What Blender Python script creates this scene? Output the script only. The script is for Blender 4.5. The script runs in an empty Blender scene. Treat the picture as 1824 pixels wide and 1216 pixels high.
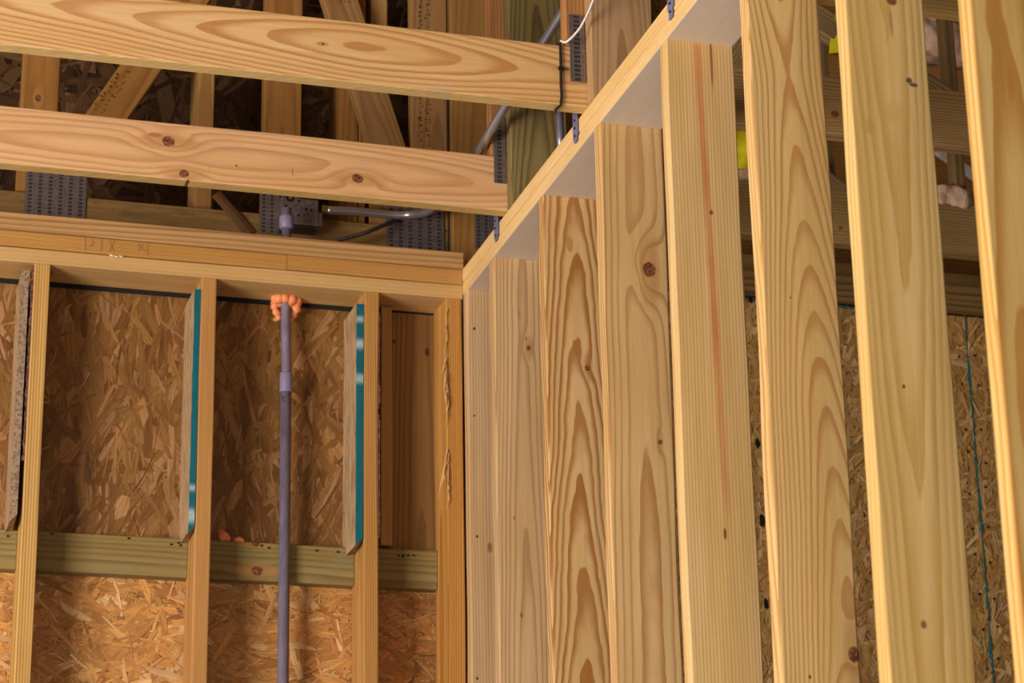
import bpy, math, random
from mathutils import Vector, Matrix, noise
sc = bpy.context.scene
D = bpy.data
ZC = 0.9                                   # lens height above the floor
# ------------------------------------------------------------------ camera
FPX, YAW, PIT, ROL = 4407.9, .29054, .33003, -.01667
_cy, _sy, _cp, _sp = math.cos(YAW), math.sin(YAW), math.cos(PIT), math.sin(PIT)
FW = Vector((_sy*_cp, _cy*_cp, _sp)); _r = Vector((_cy, -_sy, 0)); _u = _r.cross(FW)
RT = _r*math.cos(ROL) + _u*math.sin(ROL); UP = -_r*math.sin(ROL) + _u*math.cos(ROL)
cam = D.cameras.new('camera'); cam_o = D.objects.new('camera', cam); sc.collection.objects.link(cam_o)
cam.sensor_width = 36; cam.lens = 36*FPX/1824
m = Matrix((RT, UP, -FW)).transposed().to_4x4(); m.translation = Vector((0, 0, ZC)); cam_o.matrix_world = m
cam.dof.use_dof = True; cam.dof.focus_distance = 5.0; cam.dof.aperture_fstop = 8.0
cam.clip_end = 100
sc.camera = cam_o
# ------------------------------------------------------------------ light
w = D.worlds.new('site_air'); sc.world = w; w.use_nodes = True
w.node_tree.nodes['Background'].inputs[0].default_value = (1.0, .91, .82, 1)
w.node_tree.nodes['Background'].inputs[1].default_value = .085
def area(name, loc, aim, sx, sy, power, col):
    l = D.lights.new(name, 'AREA'); l.shape = 'RECTANGLE'; l.size = sx; l.size_y = sy; l.energy = power; l.color = col
    o = D.objects.new(name, l); sc.collection.objects.link(o); o.location = loc
    o.rotation_euler = (Vector(aim)-Vector(loc)).to_track_quat('-Z', 'Y').to_euler(); return o
area('key_light_left', (-3.2, 1.9, 1.5), (1.5, 4.0, 2.5), 2.0, 1.8, 405, (1, .90, .79))  # added unseen area lamp, the main light from the left
area('work_light', (.3, -.8, 1.3), (1.3, 5.0, 2.9), .9, .7, 40, (1, .86, .66))
sc.view_settings.view_transform = 'Standard'; sc.view_settings.look = 'None'
sc.view_settings.gamma = 1; sc.view_settings.use_curve_mapping = False
sc.view_settings.exposure = -0.12
# ------------------------------------------------------------------ measuring helpers (heights above the lens -> floor heights)
def _ray(px, py): return FW + RT*((px-912)/FPX) - UP*((py-608)/FPX)
def aty(px, py, Y):
    d = _ray(px, py); p = d*(Y/d.y); return Vector((p.x, Y, p.z+ZC))
def atx(px, py, X):
    d = _ray(px, py); p = d*(X/d.x); return Vector((X, p.y, p.z+ZC))
def Z(v): return v+ZC
# ------------------------------------------------------------------ objects
def tag(o, label=None, cat=None, group=None, kind=None):
    if label: o['label'] = label
    if cat: o['category'] = cat
    if group: o['group'] = group
    if kind: o['kind'] = kind
    return o
class MB:
    def __init__(s): s.v = []; s.f = []; s.g = []; s.c = []; s.mi = []
    def quad(s, pts, g=None, c=None, mi=0):
        i = len(s.v); s.v += [tuple(p) for p in pts]; s.f.append(tuple(range(i, i+len(pts)))); s.mi.append(mi)
        s.g += list(g) if g else [tuple(p) for p in pts]; s.c += [c or (1, 1, 1, 1)]*len(pts)
    def box(s, a, b, mi=0, c=None):
        x0, y0, z0 = a; x1, y1, z1 = b
        P = [(x0,y0,z0),(x1,y0,z0),(x1,y1,z0),(x0,y1,z0),(x0,y0,z1),(x1,y0,z1),(x1,y1,z1),(x0,y1,z1)]
        i = len(s.v); s.v += P; s.g += P; s.c += [c or (1, 1, 1, 1)]*8
        for q in ((0,3,2,1),(4,5,6,7),(0,1,5,4),(1,2,6,5),(2,3,7,6),(3,0,4,7)):
            s.f.append(tuple(i+k for k in q)); s.mi.append(mi)
    def tube(s, pts, r, n=12, cap=True, rs=None):
        pts = [Vector(p) for p in pts]; i0 = len(s.v)
        t0 = (pts[1]-pts[0]).normalized(); a = t0.orthogonal().normalized()
        for k, p in enumerate(pts):
            t = (pts[min(k+1, len(pts)-1)]-pts[max(k-1, 0)]).normalized()
            a = (a - t*a.dot(t)).normalized(); b = t.cross(a); rr = rs[k] if rs else r
            for j in range(n):
                q = p + (a*math.cos(2*math.pi*j/n)+b*math.sin(2*math.pi*j/n))*rr
                s.v.append(tuple(q)); s.g.append(tuple(q)); s.c.append((1, 1, 1, 1))
        for k in range(len(pts)-1):
            for j in range(n):
                s.f.append((i0+k*n+j, i0+k*n+(j+1) % n, i0+(k+1)*n+(j+1) % n, i0+(k+1)*n+j)); s.mi.append(0)
        if cap:
            s.f.append(tuple(i0+j for j in reversed(range(n)))); s.f.append(tuple(i0+(len(pts)-1)*n+j for j in range(n))); s.mi += [0, 0]
    def build(s, name, mats, parent=None, smooth=False, attr=False):
        me = D.meshes.new(name)
        if parent is None:
            c = Vector((0, 0, 0))
            lo = Vector([min(p[k] for p in s.v) for k in range(3)]); hi = Vector([max(p[k] for p in s.v) for k in range(3)])
            c = Vector(((lo.x+hi.x)/2, (lo.y+hi.y)/2, lo.z))
        else: c = Vector(parent.get('_o', (0, 0, 0)))
        me.from_pydata([tuple(Vector(p)-c) for p in s.v], [], s.f)
        if not isinstance(mats, (list, tuple)): mats = [mats]
        for mt in mats: me.materials.append(mt)
        for p, k in zip(me.polygons, s.mi):
            p.material_index = k; p.use_smooth = smooth
        if attr:
            a = me.attributes.new('grain', 'FLOAT_VECTOR', 'POINT'); a.data.foreach_set('vector', [x for g in s.g for x in g])
            a = me.attributes.new('tone', 'FLOAT_COLOR', 'POINT'); a.data.foreach_set('color', [x for g in s.c for x in g])
        me.update()
        o = D.objects.new(name, me); sc.collection.objects.link(o)
        if parent is None: o.location = c; o['_o'] = tuple(c)
        else: o.parent = parent; o['_o'] = tuple(c)
        return o
def empty(name, loc):
    o = D.objects.new(name, None); sc.collection.objects.link(o); o.location = loc; o['_o'] = tuple(loc); o.empty_display_size = .05
    return o
# ------------------------------------------------------------------ node helper
class NT:
    def __init__(s, name):
        s.m = D.materials.new(name); s.m.use_nodes = True; s.t = s.m.node_tree; s.n = s.t.nodes; s.b = s.n['Principled BSDF']
    def lk(s, a, sock):
        if hasattr(a, 'is_output'): s.t.links.new(a, sock)
        else: sock.default_value = a
    def M(s, op, a, b=0., c=0., clamp=False):
        n = s.n.new('ShaderNodeMath'); n.operation = op; n.use_clamp = clamp
        for i, x in enumerate((a, b, c)): s.lk(x, n.inputs[i])
        return n.outputs[0]
    def attr(s, name, out='Vector'):
        n = s.n.new('ShaderNodeAttribute'); n.attribute_name = name; return n.outputs[out]
    def sep(s, v):
        n = s.n.new('ShaderNodeSeparateXYZ'); s.lk(v, n.inputs[0]); return n.outputs
    def vec(s, a, b, c):
        n = s.n.new('ShaderNodeCombineXYZ')
        for i, x in enumerate((a, b, c)): s.lk(x, n.inputs[i])
        return n.outputs[0]
    def scale(s, v, sc3, off=(0, 0, 0)):
        n = s.n.new('ShaderNodeVectorMath'); n.operation = 'MULTIPLY_ADD'; s.lk(v, n.inputs[0]); n.inputs[1].default_value = sc3; n.inputs[2].default_value = off
        return n.outputs[0]
    def noise(s, v, scale=1., det=2., out=0, rough=.5, w=None):
        n = s.n.new('ShaderNodeTexNoise'); s.lk(v, n.inputs['Vector']); n.inputs['Scale'].default_value = scale
        n.inputs['Detail'].default_value = det; n.inputs['Roughness'].default_value = rough; return n.outputs[out]
    def ss(s, x, a, b, lo=0., hi=1.):
        n = s.n.new('ShaderNodeMapRange'); n.interpolation_type = 'SMOOTHSTEP'; s.lk(x, n.inputs[0])
        n.inputs[1].default_value = a; n.inputs[2].default_value = b; n.inputs[3].default_value = lo; n.inputs[4].default_value = hi
        return n.outputs[0]
    def mix(s, f, a, b, mode='MIX'):
        n = s.n.new('ShaderNodeMix'); n.data_type = 'RGBA'; n.blend_type = mode
        s.lk(f, n.inputs[0]); s.lk(a if hasattr(a, 'is_output') else (*a, 1), n.inputs[6]); s.lk(b if hasattr(b, 'is_output') else (*b, 1), n.inputs[7])
        return n.outputs[2]
    def bump(s, h, strength, dist=.001):
        n = s.n.new('ShaderNodeBump'); s.lk(h, n.inputs['Height']); n.inputs['Strength'].default_value = strength; n.inputs['Distance'].default_value = dist
        s.t.links.new(n.outputs[0], s.b.inputs['Normal'])
    def done(s, col, rough=.62, spec=.3, metal=0.):
        s.lk(col if hasattr(col, 'is_output') else (*col, 1), s.b.inputs['Base Color']); s.lk(rough, s.b.inputs['Roughness'])
        s.b.inputs['Specular IOR Level'].default_value = spec; s.b.inputs['Metallic'].default_value = metal
        return s.m
LIGHT = (.70, .47, .235); DARK = (.50, .245, .085)
_seed = [3]
def pine(light=LIGHT, dark=DARK, u0=0., v0=.05, sp=.0052, slope=.004, curv=0., w0=0., drift=0., wob=.0025, wu=9., ww=1.7,
         con=.85, knots=(), marks=(), streak=None, stain=0., stain_col=(.30, .28, .17), band=(.35, .88), rough=.62, name='pine', spots=0., turn=0., face=None, under=None):
    """growth rings seen in a sawn board; grain = (across, through, along) in metres.
    knots: (u, w, radius, ring push); marks: (u, w, ru, rw, colour, strength); streak: (u, halfwidth, w lo, w hi, colour, drift)"""
    _seed[0] += 1; sd = _seed[0]*7.31
    t = NT(name); g = t.attr('grain'); u, v, ww_ = t.sep(g)
    nz = t.sep(t.noise(t.scale(g, (wu, wu, ww), (sd, sd*.7, sd*1.3)), 1, 1.5, out=1))
    nz2 = t.noise(t.scale(g, (wu*5, wu*5, ww*7), (sd, -sd, sd)), 1, 1.)
    dw = t.M('SUBTRACT', ww_, w0)
    du = t.M('SUBTRACT', t.M('SUBTRACT', u, u0), t.M('MULTIPLY', dw, drift)); dv = t.M('SUBTRACT', v, v0)
    du = t.M('ADD', du, t.M('MULTIPLY', t.M('SUBTRACT', nz[1], .5), wob*3))
    rho = t.M('SQRT', t.M('ADD', t.M('MULTIPLY', du, du), t.M('MULTIPLY', dv, dv)))
    rho = t.M('ADD', rho, t.M('MULTIPLY', dw, slope))
    if turn: rho = t.M('SUBTRACT', rho, t.M('MULTIPLY', t.M('SQRT', t.M('ADD', t.M('MULTIPLY', dw, dw), .0036)), turn))
    if curv: rho = t.M('ADD', rho, t.M('MULTIPLY', t.M('MULTIPLY', dw, dw), curv))
    rho = t.M('ADD', rho, t.M('MULTIPLY', t.M('SUBTRACT', nz[0], .5), wob*2.4))
    rho = t.M('ADD', rho, t.M('MULTIPLY', t.M('SUBTRACT', nz2, .5), wob*.42))
    kmask = None; kring = None
    for (ku, kw, kr, push) in knots:
        a = t.M('DIVIDE', t.M('SUBTRACT', u, ku), kr); b = t.M('DIVIDE', t.M('SUBTRACT', ww_, kw), kr*1.25)
        a = t.M('ADD', a, t.M('MULTIPLY', t.M('SUBTRACT', nz2, .5), .9))
        d2 = t.M('ADD', t.M('MULTIPLY', a, a), t.M('MULTIPLY', b, b))
        far = t.M('ADD', t.M('MULTIPLY', a, a), t.M('MULTIPLY', t.M('MULTIPLY', b, b), .28))
        ex = t.M('EXPONENT', t.M('MULTIPLY', far, -.16))
        rho = t.M('ADD', rho, t.M('MULTIPLY', ex, kr*push))
        km = t.ss(d2, .75, 1.35, 1, 0)
        halo = t.ss(t.M('ADD', t.M('MULTIPLY', a, a), t.M('MULTIPLY', t.M('MULTIPLY', b, b), .12)), .8, 4.5, .5, 0)
        kk = t.M('MAXIMUM', km, halo)
        kmask = kk if kmask is None else t.M('MAXIMUM', kmask, kk)
        kring = km if kring is None else t.M('MAXIMUM', kring, km)
    ph = t.M('FRACT', t.M('ADD', t.M('DIVIDE', rho, sp), 40.))
    idx = t.M('FLOOR', t.M('ADD', t.M('DIVIDE', rho, sp), 40.))
    wn = t.n.new('ShaderNodeTexWhiteNoise'); wn.noise_dimensions = '1D'; t.lk(idx, wn.inputs['W'])
    late = t.M('MULTIPLY', t.ss(ph, band[0], band[1]), t.ss(ph, .95, 1., 1, 0))
    late = t.M('MULTIPLY', late, t.M('MULTIPLY_ADD', wn.outputs[0], .5, .75))
    late = t.M('MULTIPLY', late, con, clamp=True)
    big = t.noise(t.scale(g, (14, 14, 1.6), (sd*2, sd, 3)), 1, 2.)
    fib = t.noise(t.scale(g, (620, 620, 9), (sd, 0, 0)), 1, 2., rough=.65)
    fib2 = t.noise(t.scale(g, (130, 130, 3.5), (sd, 9, 0)), 1, 2.)
    lc = t.mix(t.ss(big, .3, .7), light, tuple(c*k for c, k in zip(light, (.90, .84, .70))))
    col = t.mix(late, lc, dark)
    col = t.mix(1., col, t.vec(*[t.M('MULTIPLY_ADD', fib, .28, .86)]*3), 'MULTIPLY')
    col = t.mix(1., col, t.vec(*[t.M('MULTIPLY_ADD', fib2, .30, .85)]*3), 'MULTIPLY')
    if stain:
        st = t.ss(t.noise(t.scale(g, (30, 30, 7), (sd, 4, sd)), 1, 4., rough=.65), .5, .72)
        col = t.mix(t.M('MULTIPLY', st, stain), col, stain_col)
    if spots:
        vo = t.n.new('ShaderNodeTexVoronoi'); t.lk(t.scale(g, (60, 60, 28)), vo.inputs['Vector']); vo.inputs['Scale'].default_value = 1
        sp_ = t.ss(vo.outputs['Distance'], .05, .14, spots, 0)
        col = t.mix(sp_, col, (.05, .03, .02))
    if streak:
        su, sh, wl, wh, scx, dr = streak
        d = t.M('ABSOLUTE', t.M('SUBTRACT', t.M('ADD', t.M('SUBTRACT', u, su), t.M('MULTIPLY', nz2, .004)), t.M('MULTIPLY', t.M('SUBTRACT', ww_, wl), dr)))
        f = t.M('MULTIPLY', t.ss(d, sh*.3, sh, 1, 0), t.M('MULTIPLY', t.ss(ww_, wl, wl+.15), t.ss(ww_, wh-.02, wh, 1, 0)))
        f = t.M('MULTIPLY', f, t.M('MULTIPLY_ADD', t.noise(t.scale(g, (90, 90, 8)), 1, 3.), .9, .1))
        col = t.mix(f, col, scx)
    if under:
        saw = t.noise(t.vec(t.M('ADD', t.M('MULTIPLY', ww_, 130.), t.M('MULTIPLY', v, 170.)), t.M('MULTIPLY', v, 30.), sd), 1, 2.)
        uc = t.mix(t.ss(saw, .35, .65), under[1], tuple(c*.80 for c in under[1])); col = t.mix(t.ss(u, under[0], under[0]+.0016, .85, 0), col, uc)
    if face: col = t.mix(t.ss(v, face[0], face[0]+.0008, 1, 0), col, t.mix(fib2, face[1], tuple(c*.86 for c in face[1])))
    if kmask is not None:
        rr = t.noise(t.scale(g, (300, 300, 200)), 1, 3.)
        kc = t.mix(t.ss(rr, .35, .65), (.07, .025, .014), (.30, .11, .045))
        kc = t.mix(kring, (.42, .19, .06), kc)
        col = t.mix(kmask, col, kc)
    for (mu, mw, ru, rw, mc, ms) in marks:
        a = t.M('DIVIDE', t.M('SUBTRACT', u, mu), ru); b = t.M('DIVIDE', t.M('SUBTRACT', ww_, mw), rw)
        d2 = t.M('ADD', t.M('ADD', t.M('MULTIPLY', a, a), t.M('MULTIPLY', b, b)), t.M('MULTIPLY', t.M('SUBTRACT', nz2, .5), 1.2))
        col = t.mix(t.ss(d2, .35, 1.2, ms, 0), col, mc)
    t.bump(t.M('ADD', t.M('MULTIPLY', late, -.6), t.M('MULTIPLY', fib, .8)), .25, .0006)
    return t.done(col, rough, .25)
def flat(name, col, rough=.6, metal=0., var=.25, sc_=40., spec=.4, bump=0., col2=None):
    t = NT(name); co = t.n.new('ShaderNodeTexCoord').outputs['Object']
    n = t.noise(co, sc_, 4.)
    c = t.mix(t.ss(n, .35, .7), col, col2 or tuple(x*(1-var) for x in col))
    if bump: t.bump(n, bump, .002)
    return t.done(c, rough, spec, metal)
# ------------------------------------------------------------------ lumber
def lumber(name, axis, lo, hi, mat, parent=None, r=.0028, wav=.0012, wane=0., seed=None, step=.045, face='auto', grain_off=(0, 0, 0), extra=None, ends=None, skew=0.):
    """a sawn board along axis 'x','y','z' between corners lo and hi; edges are eased and wander a little.
    grain coordinates: u across the wide side, v through, w along."""
    rnd = random.Random(seed if seed is not None else sum(map(ord, name)) + int(lo[0]*1000)+int(lo[2]*777)+int(lo[1]*331))
    ax = 'xyz'.index(axis); o2 = [k for k in range(3) if k != ax]
    dims = [hi[k]-lo[k] for k in range(3)]
    uk = max(o2, key=lambda k: dims[k]); vk = [k for k in o2 if k != uk][0]
    if face != 'auto': uk = 'xyz'.index(face); vk = [k for k in o2 if k != uk][0]
    a, b = o2; L = dims[ax]; n = max(2, int(L/step)); mb = MB()
    sx = rnd.random()*90; base = len(mb.v); K = 0
    for i in range(n+1):
        t = lo[ax] + L*i/n; nzv = [noise.noise((sx+q*7.7, t*3.1, q))*wav for q in range(4)]
        wn = [max(0, noise.noise((sx+q*3.3, t*2.2, 5+q))*2-.2)*wane for q in range(4)]
        A0, A1, B0, B1 = lo[a]+nzv[0], hi[a]+nzv[1], lo[b]+nzv[2], hi[b]+nzv[3]
        ring = []
        for q, (ca, cb, sa, sb) in enumerate(((A0, B0, 1, 1), (A1, B0, -1, 1), (A1, B1, -1, -1), (A0, B1, 1, -1))):
            rr = r + wn[q]
            pts = [(ca+sa*rr*(1-math.cos(th)) , cb+sb*rr*(1-math.sin(th))) for th in (math.pi/2, math.pi/4, 0)]
            pts = [(ca+sa*rr, cb), (ca+sa*rr*.29, cb+sb*rr*.29), (ca, cb+sb*rr)]
            if q in (1, 3): pts = pts[::-1]
            # keep a continuous turn: corner0 ends on the A0 side
            ring.append(pts)
        seq = ring[0][::-1] + ring[1][::-1] + ring[2][::-1] + ring[3][::-1]
        # order: (A0 side)->(B0 side) ... ->(A1 side) ...
        K = len(seq)
        for (pa, pb) in seq:
            P = [0, 0, 0]; P[ax] = t; P[a] = pa; P[b] = pb
            if skew and ends: pass
            mb.v.append(tuple(P)); c = [0, 0, 0]
            c[0] = P[uk]-(lo[uk]+hi[uk])/2+grain_off[0]; c[1] = P[vk]-(lo[vk]+hi[vk])/2+grain_off[1]; c[2] = P[ax]+grain_off[2]
            mb.g.append(tuple(c)); mb.c.append((1, 1, 1, 1))
    flip = (ax == 1)
    for i in range(n):
        for j in range(K):
            q = (i*K+j, i*K+(j+1) % K, (i+1)*K+(j+1) % K, (i+1)*K+j)
            mb.f.append(q[::-1] if flip else q); mb.mi.append(0)
    c0 = tuple(range(K)); c1 = tuple(n*K+j for j in range(K))
    mb.f += [c0 if flip else c0[::-1], c1[::-1] if flip else c1]; mb.mi += [0, 0]
    o = mb.build(name, mat, parent, attr=True)
    return o
def slant(name, p0, p1, width, y0, y1, mat, parent=None, seed=0):
    """a board lying in the truss plane between two points (x, z), sawn square at its ends"""
    p0 = Vector((p0[0], 0, p0[1])); p1 = Vector((p1[0], 0, p1[1])); d = (p1-p0); L = d.length; d.normalize(); nrm = Vector((-d.z, 0, d.x))
    mb = MB(); n = max(2, int(L/.05)); rnd = random.Random(seed); sx = rnd.random()*50; r = .0028
    prof = []
    h = width/2
    for (ca, cb, sa, sb, order) in ((-h, y0, 1, 1, 0), (h, y0, -1, 1, 1), (h, y1, -1, -1, 0), (-h, y1, 1, -1, 1)):
        pts = [(ca, cb+sb*r), (ca+sa*r*.29, cb+sb*r*.29), (ca+sa*r, cb)]
        prof += pts if order == 0 else pts[::-1]
    K = len(prof)
    for i in range(n+1):
        t = L*i/n
        for k, (pa, pb) in enumerate(prof):
            q = p0 + d*t + nrm*(pa+noise.noise((sx, t*3, k*.01+(pa > 0)*5))*.0012)
            mb.v.append((q.x, pb, q.z)); mb.g.append((pa, pb-(y0+y1)/2, t+sx)); mb.c.append((1, 1, 1, 1))
    for i in range(n):
        for j in range(K): mb.f.append(((i+1)*K+j, (i+1)*K+(j+1) % K, i*K+(j+1) % K, i*K+j)); mb.mi.append(0)
    mb.f += [tuple(range(K)), tuple(n*K+j for j in reversed(range(K)))]; mb.mi += [0, 0]
    return mb.build(name, mat, parent, attr=True)
# ------------------------------------------------------------------ strand board
def strand_mat(name, tint=(1, 1, 1), con=.5):
    t = NT(name); g = t.attr('grain'); c = t.attr('tone', 'Color')
    n = t.ss(t.noise(t.scale(g, (9, 380, 1)), 1, 3., rough=.65), .28, .72); n2 = t.noise(t.scale(g, (20, 90, 1)), 1, 2.)
    f = t.M('MULTIPLY_ADD', n, con, 1-con*.55); f2 = t.M('MULTIPLY_ADD', n2, .5, .75)
    col = t.mix(1., c, t.vec(f, f, f), 'MULTIPLY'); col = t.mix(1., col, t.vec(f2, f2, f2), 'MULTIPLY')
    col = t.mix(1., col, tint, 'MULTIPLY'); t.bump(n, .3, .0006)
    return t.done(col, .48, .35)
def osb(name, lo, hi, n, ang, spread, length, width, pal, mat, parent=None, seed=1, back=.011, axis='y', lift=.0030, base=(.25, .13, .05)):
    """pressed strand panel facing -Y (or -X): a sheet covered with overlapping flat wood strands"""
    rnd = random.Random(seed); mb = MB()
    if axis == 'y':
        Y = lo[1]; x0, x1, z0, z1 = lo[0], hi[0], lo[2], hi[2]; T = lambda a, b, h: (a, Y-h, b)
        mb.box((x0, Y, z0), (x1, Y+back, z1), c=(*base, 1))
    else:
        X = lo[0]; x0, x1, z0, z1 = lo[1], hi[1], lo[2], hi[2]; T = lambda a, b, h: (X-h, a, b)
        mb.box((X, x0, z0), (X+back, x1, z1), c=(*base, 1))
    for i in range(n):
        cx = rnd.uniform(x0, x1); cz = rnd.uniform(z0, z1); th = math.radians(rnd.gauss(ang, spread))
        k = rnd.random(); L = length*rnd.uniform(.45, 1.15); W = width*(rnd.uniform(.12, .5) if k < .45 else rnd.uniform(.5, 1.3))
        if k > .93: L *= .6; W *= 1.7
        ca, sa = math.cos(th), math.sin(th); h = lift*(i/n)
        bend = rnd.uniform(-.12, .12)*L; e1 = rnd.uniform(-.5, .5); e2 = rnd.uniform(-.5, .5); tp = rnd.uniform(.3, 1); tp2 = rnd.uniform(.3, 1)
        outl = [(-.5*L+e1*W, -.5*W*tp), (-.2*L, -.5*W), (.2*L, -.5*W*rnd.uniform(.85, 1)), (.5*L+e2*W, -.5*W*tp2),
                (.5*L-e2*W*.6, .5*W*tp2), (.2*L, .5*W), (-.2*L, .5*W*rnd.uniform(.85, 1)), (-.5*L-e1*W*.5, .5*W*tp)]
        tlt = rnd.uniform(-1, 1)*.00035; tl2 = rnd.uniform(-1, 1)*.0005
        c = rnd.choice(pal); v = rnd.uniform(.78, 1.14); c = (c[0]*v, c[1]*v, c[2]*v, 1); off = rnd.random()*30
        pts = []; gs = []
        ok = True
        for (a, b) in outl:
            b2 = b + bend*(4*(a/L)**2)*.5
            X_ = min(max(cx+a*ca-b2*sa, x0), x1); Z_ = min(max(cz+a*sa+b2*ca, z0), z1)
            pts.append(T(X_, Z_, .0003+h+tlt*(b/W)*2+tl2*(a/L)*2+.0005)); gs.append((a+off, b+off, off))
        if axis == 'x': pts = pts; 
        mb.quad(pts if axis == 'y' else pts[::-1], gs if axis == 'y' else gs[::-1], c)
    return mb.build(name, mat, parent, attr=True)
# ================================================================== the setting
conc = flat('concrete', (.52, .51, .52), .8, sc_=3.)
fl = MB(); fl.box((-7, -5, -.12), (6, 7.5, 0)); tag(fl.build('floor', conc), 'grey concrete floor slab below the framing', kind='structure')
deckm = flat('deck_ply', (.30, .17, .075), .7, sc_=6.)
dk = MB(); dk.box((-2.5, 3.2, Z(3.50)), (5, 7.5, Z(3.52))); tag(dk.build('ceiling', deckm), 'plywood deck over the trusses', kind='structure')
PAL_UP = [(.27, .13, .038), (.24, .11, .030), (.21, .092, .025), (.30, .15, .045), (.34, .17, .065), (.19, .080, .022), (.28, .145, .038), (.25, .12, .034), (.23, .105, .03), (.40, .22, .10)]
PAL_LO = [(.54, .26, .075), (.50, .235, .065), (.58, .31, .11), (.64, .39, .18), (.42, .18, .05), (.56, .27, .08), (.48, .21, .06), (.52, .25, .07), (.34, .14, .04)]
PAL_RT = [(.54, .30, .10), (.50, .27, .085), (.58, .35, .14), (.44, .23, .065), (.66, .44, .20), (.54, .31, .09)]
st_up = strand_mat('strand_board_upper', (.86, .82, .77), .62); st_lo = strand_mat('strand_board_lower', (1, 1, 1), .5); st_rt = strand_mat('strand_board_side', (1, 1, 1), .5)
YF, YB = 5.5404, 5.680
SPL = Z(1.405)                                    # joint of the two sheets, behind the blocking
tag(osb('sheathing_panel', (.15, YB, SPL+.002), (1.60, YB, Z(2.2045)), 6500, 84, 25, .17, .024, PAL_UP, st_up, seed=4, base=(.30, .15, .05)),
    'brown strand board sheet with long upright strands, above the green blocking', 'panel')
tag(osb('sheathing_panel', (.15, YB, Z(.2)), (1.60, YB, SPL), 13000, 0, 42, .095, .015, PAL_LO, st_lo, seed=9, base=(.5,.26,.1)),
    'orange strand board sheet with fine tangled strands, below the green blocking', 'panel')
TEALX = 2.971
r1 = osb('sheathing_panel', (1.602, YB, Z(.2)), (TEALX-.0015, YB, Z(2.2045)), 17000, 80, 45, .07, .012, PAL_RT, st_rt, seed=12, base=(.42,.24,.09))
tag(r1, 'strand board sheet with ragged black holes, behind the right-hand studs, left of the teal joint', 'panel')
r2 = osb('sheathing_panel', (TEALX+.0015, YB, Z(.2)), (3.9, YB, Z(2.2045)), 9000, 80, 45, .07, .012, PAL_RT, st_rt, seed=13, base=(.42,.24,.09))
tag(r2, 'strand board sheet right of the ragged teal joint line, behind the two nearest studs', 'panel')
teal = flat('teal_edge_paint', (.01, .20, .23), .55, sc_=120., col2=(.005, .11, .15))
black = flat('black_void', (.006, .005, .004), .9)
mb = MB(); rnd = random.Random(5)
for k in range(110):                              # ragged painted seam
    z = Z(.95)+k*.0115; ww_ = rnd.uniform(.0008, .0034) * (1.6 if noise.noise((k*.09, 3, 1)) > .1 else .7); xo = rnd.uniform(-.0012, .0012)
    mb.box((TEALX-ww_+xo, YB-.0042, z), (TEALX+ww_*.6+xo, YB-.001, z+.0118))
mb.build('painted_edge', teal, r1)
mb = MB(); mb.box((2.2, YB-.0045, Z(2.198)), (2.9, YB-.001, Z(2.203)))
mb.build('painted_edge', teal, r1)
for (px, py, ru, rz) in ((1348, 790, .007, .014), (1356, 928, .008, .017), (1363, 1076, .007, .016), (1336, 534, .008, .011)):
    c = aty(px, py, YB); mb = MB(); rnd = random.Random(px); pts = []
    for k in range(18):
        a = k*math.pi/9; q = rnd.uniform(.72, 1.12); pts.append((c.x+ru*q*math.cos(a), YB-.0046, c.z+rz*q*math.sin(a)))
    mb.quad(pts); mb.build('hole', black, r1)
rnd = random.Random(8); nail = flat('nail_head', (.03, .025, .02), .5, .6)
for (o_, xs) in ((r1, (TEALX-.022, 2.45)), (r2, (TEALX+.022,))):
    for x in xs:
        for k in range(13):
            c = Vector((x+rnd.uniform(-.006, .006), 0, Z(.98)+k*.092+rnd.uniform(-.02, .02))); mb = MB()
            mb.quad([(c.x+.0032*math.cos(a*math.pi/4), YB-.0046, c.z+.0036*math.sin(a*math.pi/4)) for a in range(8)]); mb.build('nail_head', nail, o_)
# far gable wall behind the trusses
PAL_SHADED = [(.10, .045, .016), (.07, .03, .012), (.15, .08, .035), (.05, .022, .008)]  # shade behind the trusses put into the strand colours
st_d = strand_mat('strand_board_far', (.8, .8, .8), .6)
tag(osb('wall_back', (-.6, 6.15, Z(1.9)), (1.9, 6.15, Z(3.5)), 4200, 70, 50, .15, .035, PAL_SHADED, st_d, seed=21, base=(.03, .014, .006)), 'shade-darkened strand board gable wall behind the trusses', kind='structure')
bp = pine((.46, .235, .07), (.30, .13, .035), u0=.3, v0=.1, sp=.012, con=.5, name='brown_plywood')
tag(lumber('plywood_sheet', 'x', (1.905, 6.15, Z(1.9)), (4.4, 6.165, Z(3.5)), bp), 'brown plywood sheet closing the space beyond the trusses, right of the strand board', 'panel')
# ================================================================== wall A : plates, studs, blocking
XB = 1.532
def px_u(p): return p
plm = pine((.58, .37, .16), (.46, .25, .09), u0=0, v0=.35, sp=.010, slope=0, con=.35, wob=.003, name='pine_plate_pale', marks=[(-.0, aty(98, 446, YF).x, .03, .006, (.30, .15, .06), .8)])
zA = [Z(2.0812), Z(2.1190), Z(2.1600), Z(2.2040)]
XL = .15
pl = lumber('top_plate', 'x', (XL, YF, zA[0]), (XB-.001, YB-.016, zA[1]-.0015), plm); tag(pl, 'pale bottom board of the stacked top plates over the left wall studs', 'plate', 'stacked plates over the left wall')
mid = pine((.52, .28, .085), (.33, .14, .03), u0=.08, v0=-.35, sp=.0048, slope=.001, con=.75, wob=.0012, name='pine_plate_orange', wu=3, ww=.8)
seam = aty(511, 462, YF).x
p2 = lumber('top_plate', 'x', (XL, YF, zA[1]+.0005), (seam-.0006, YB-.016, zA[2]-.001), mid)
tag(p2, 'orange-brown middle plate with pencil marks, over the left wall studs', 'plate', 'stacked plates over the left wall')
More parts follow.
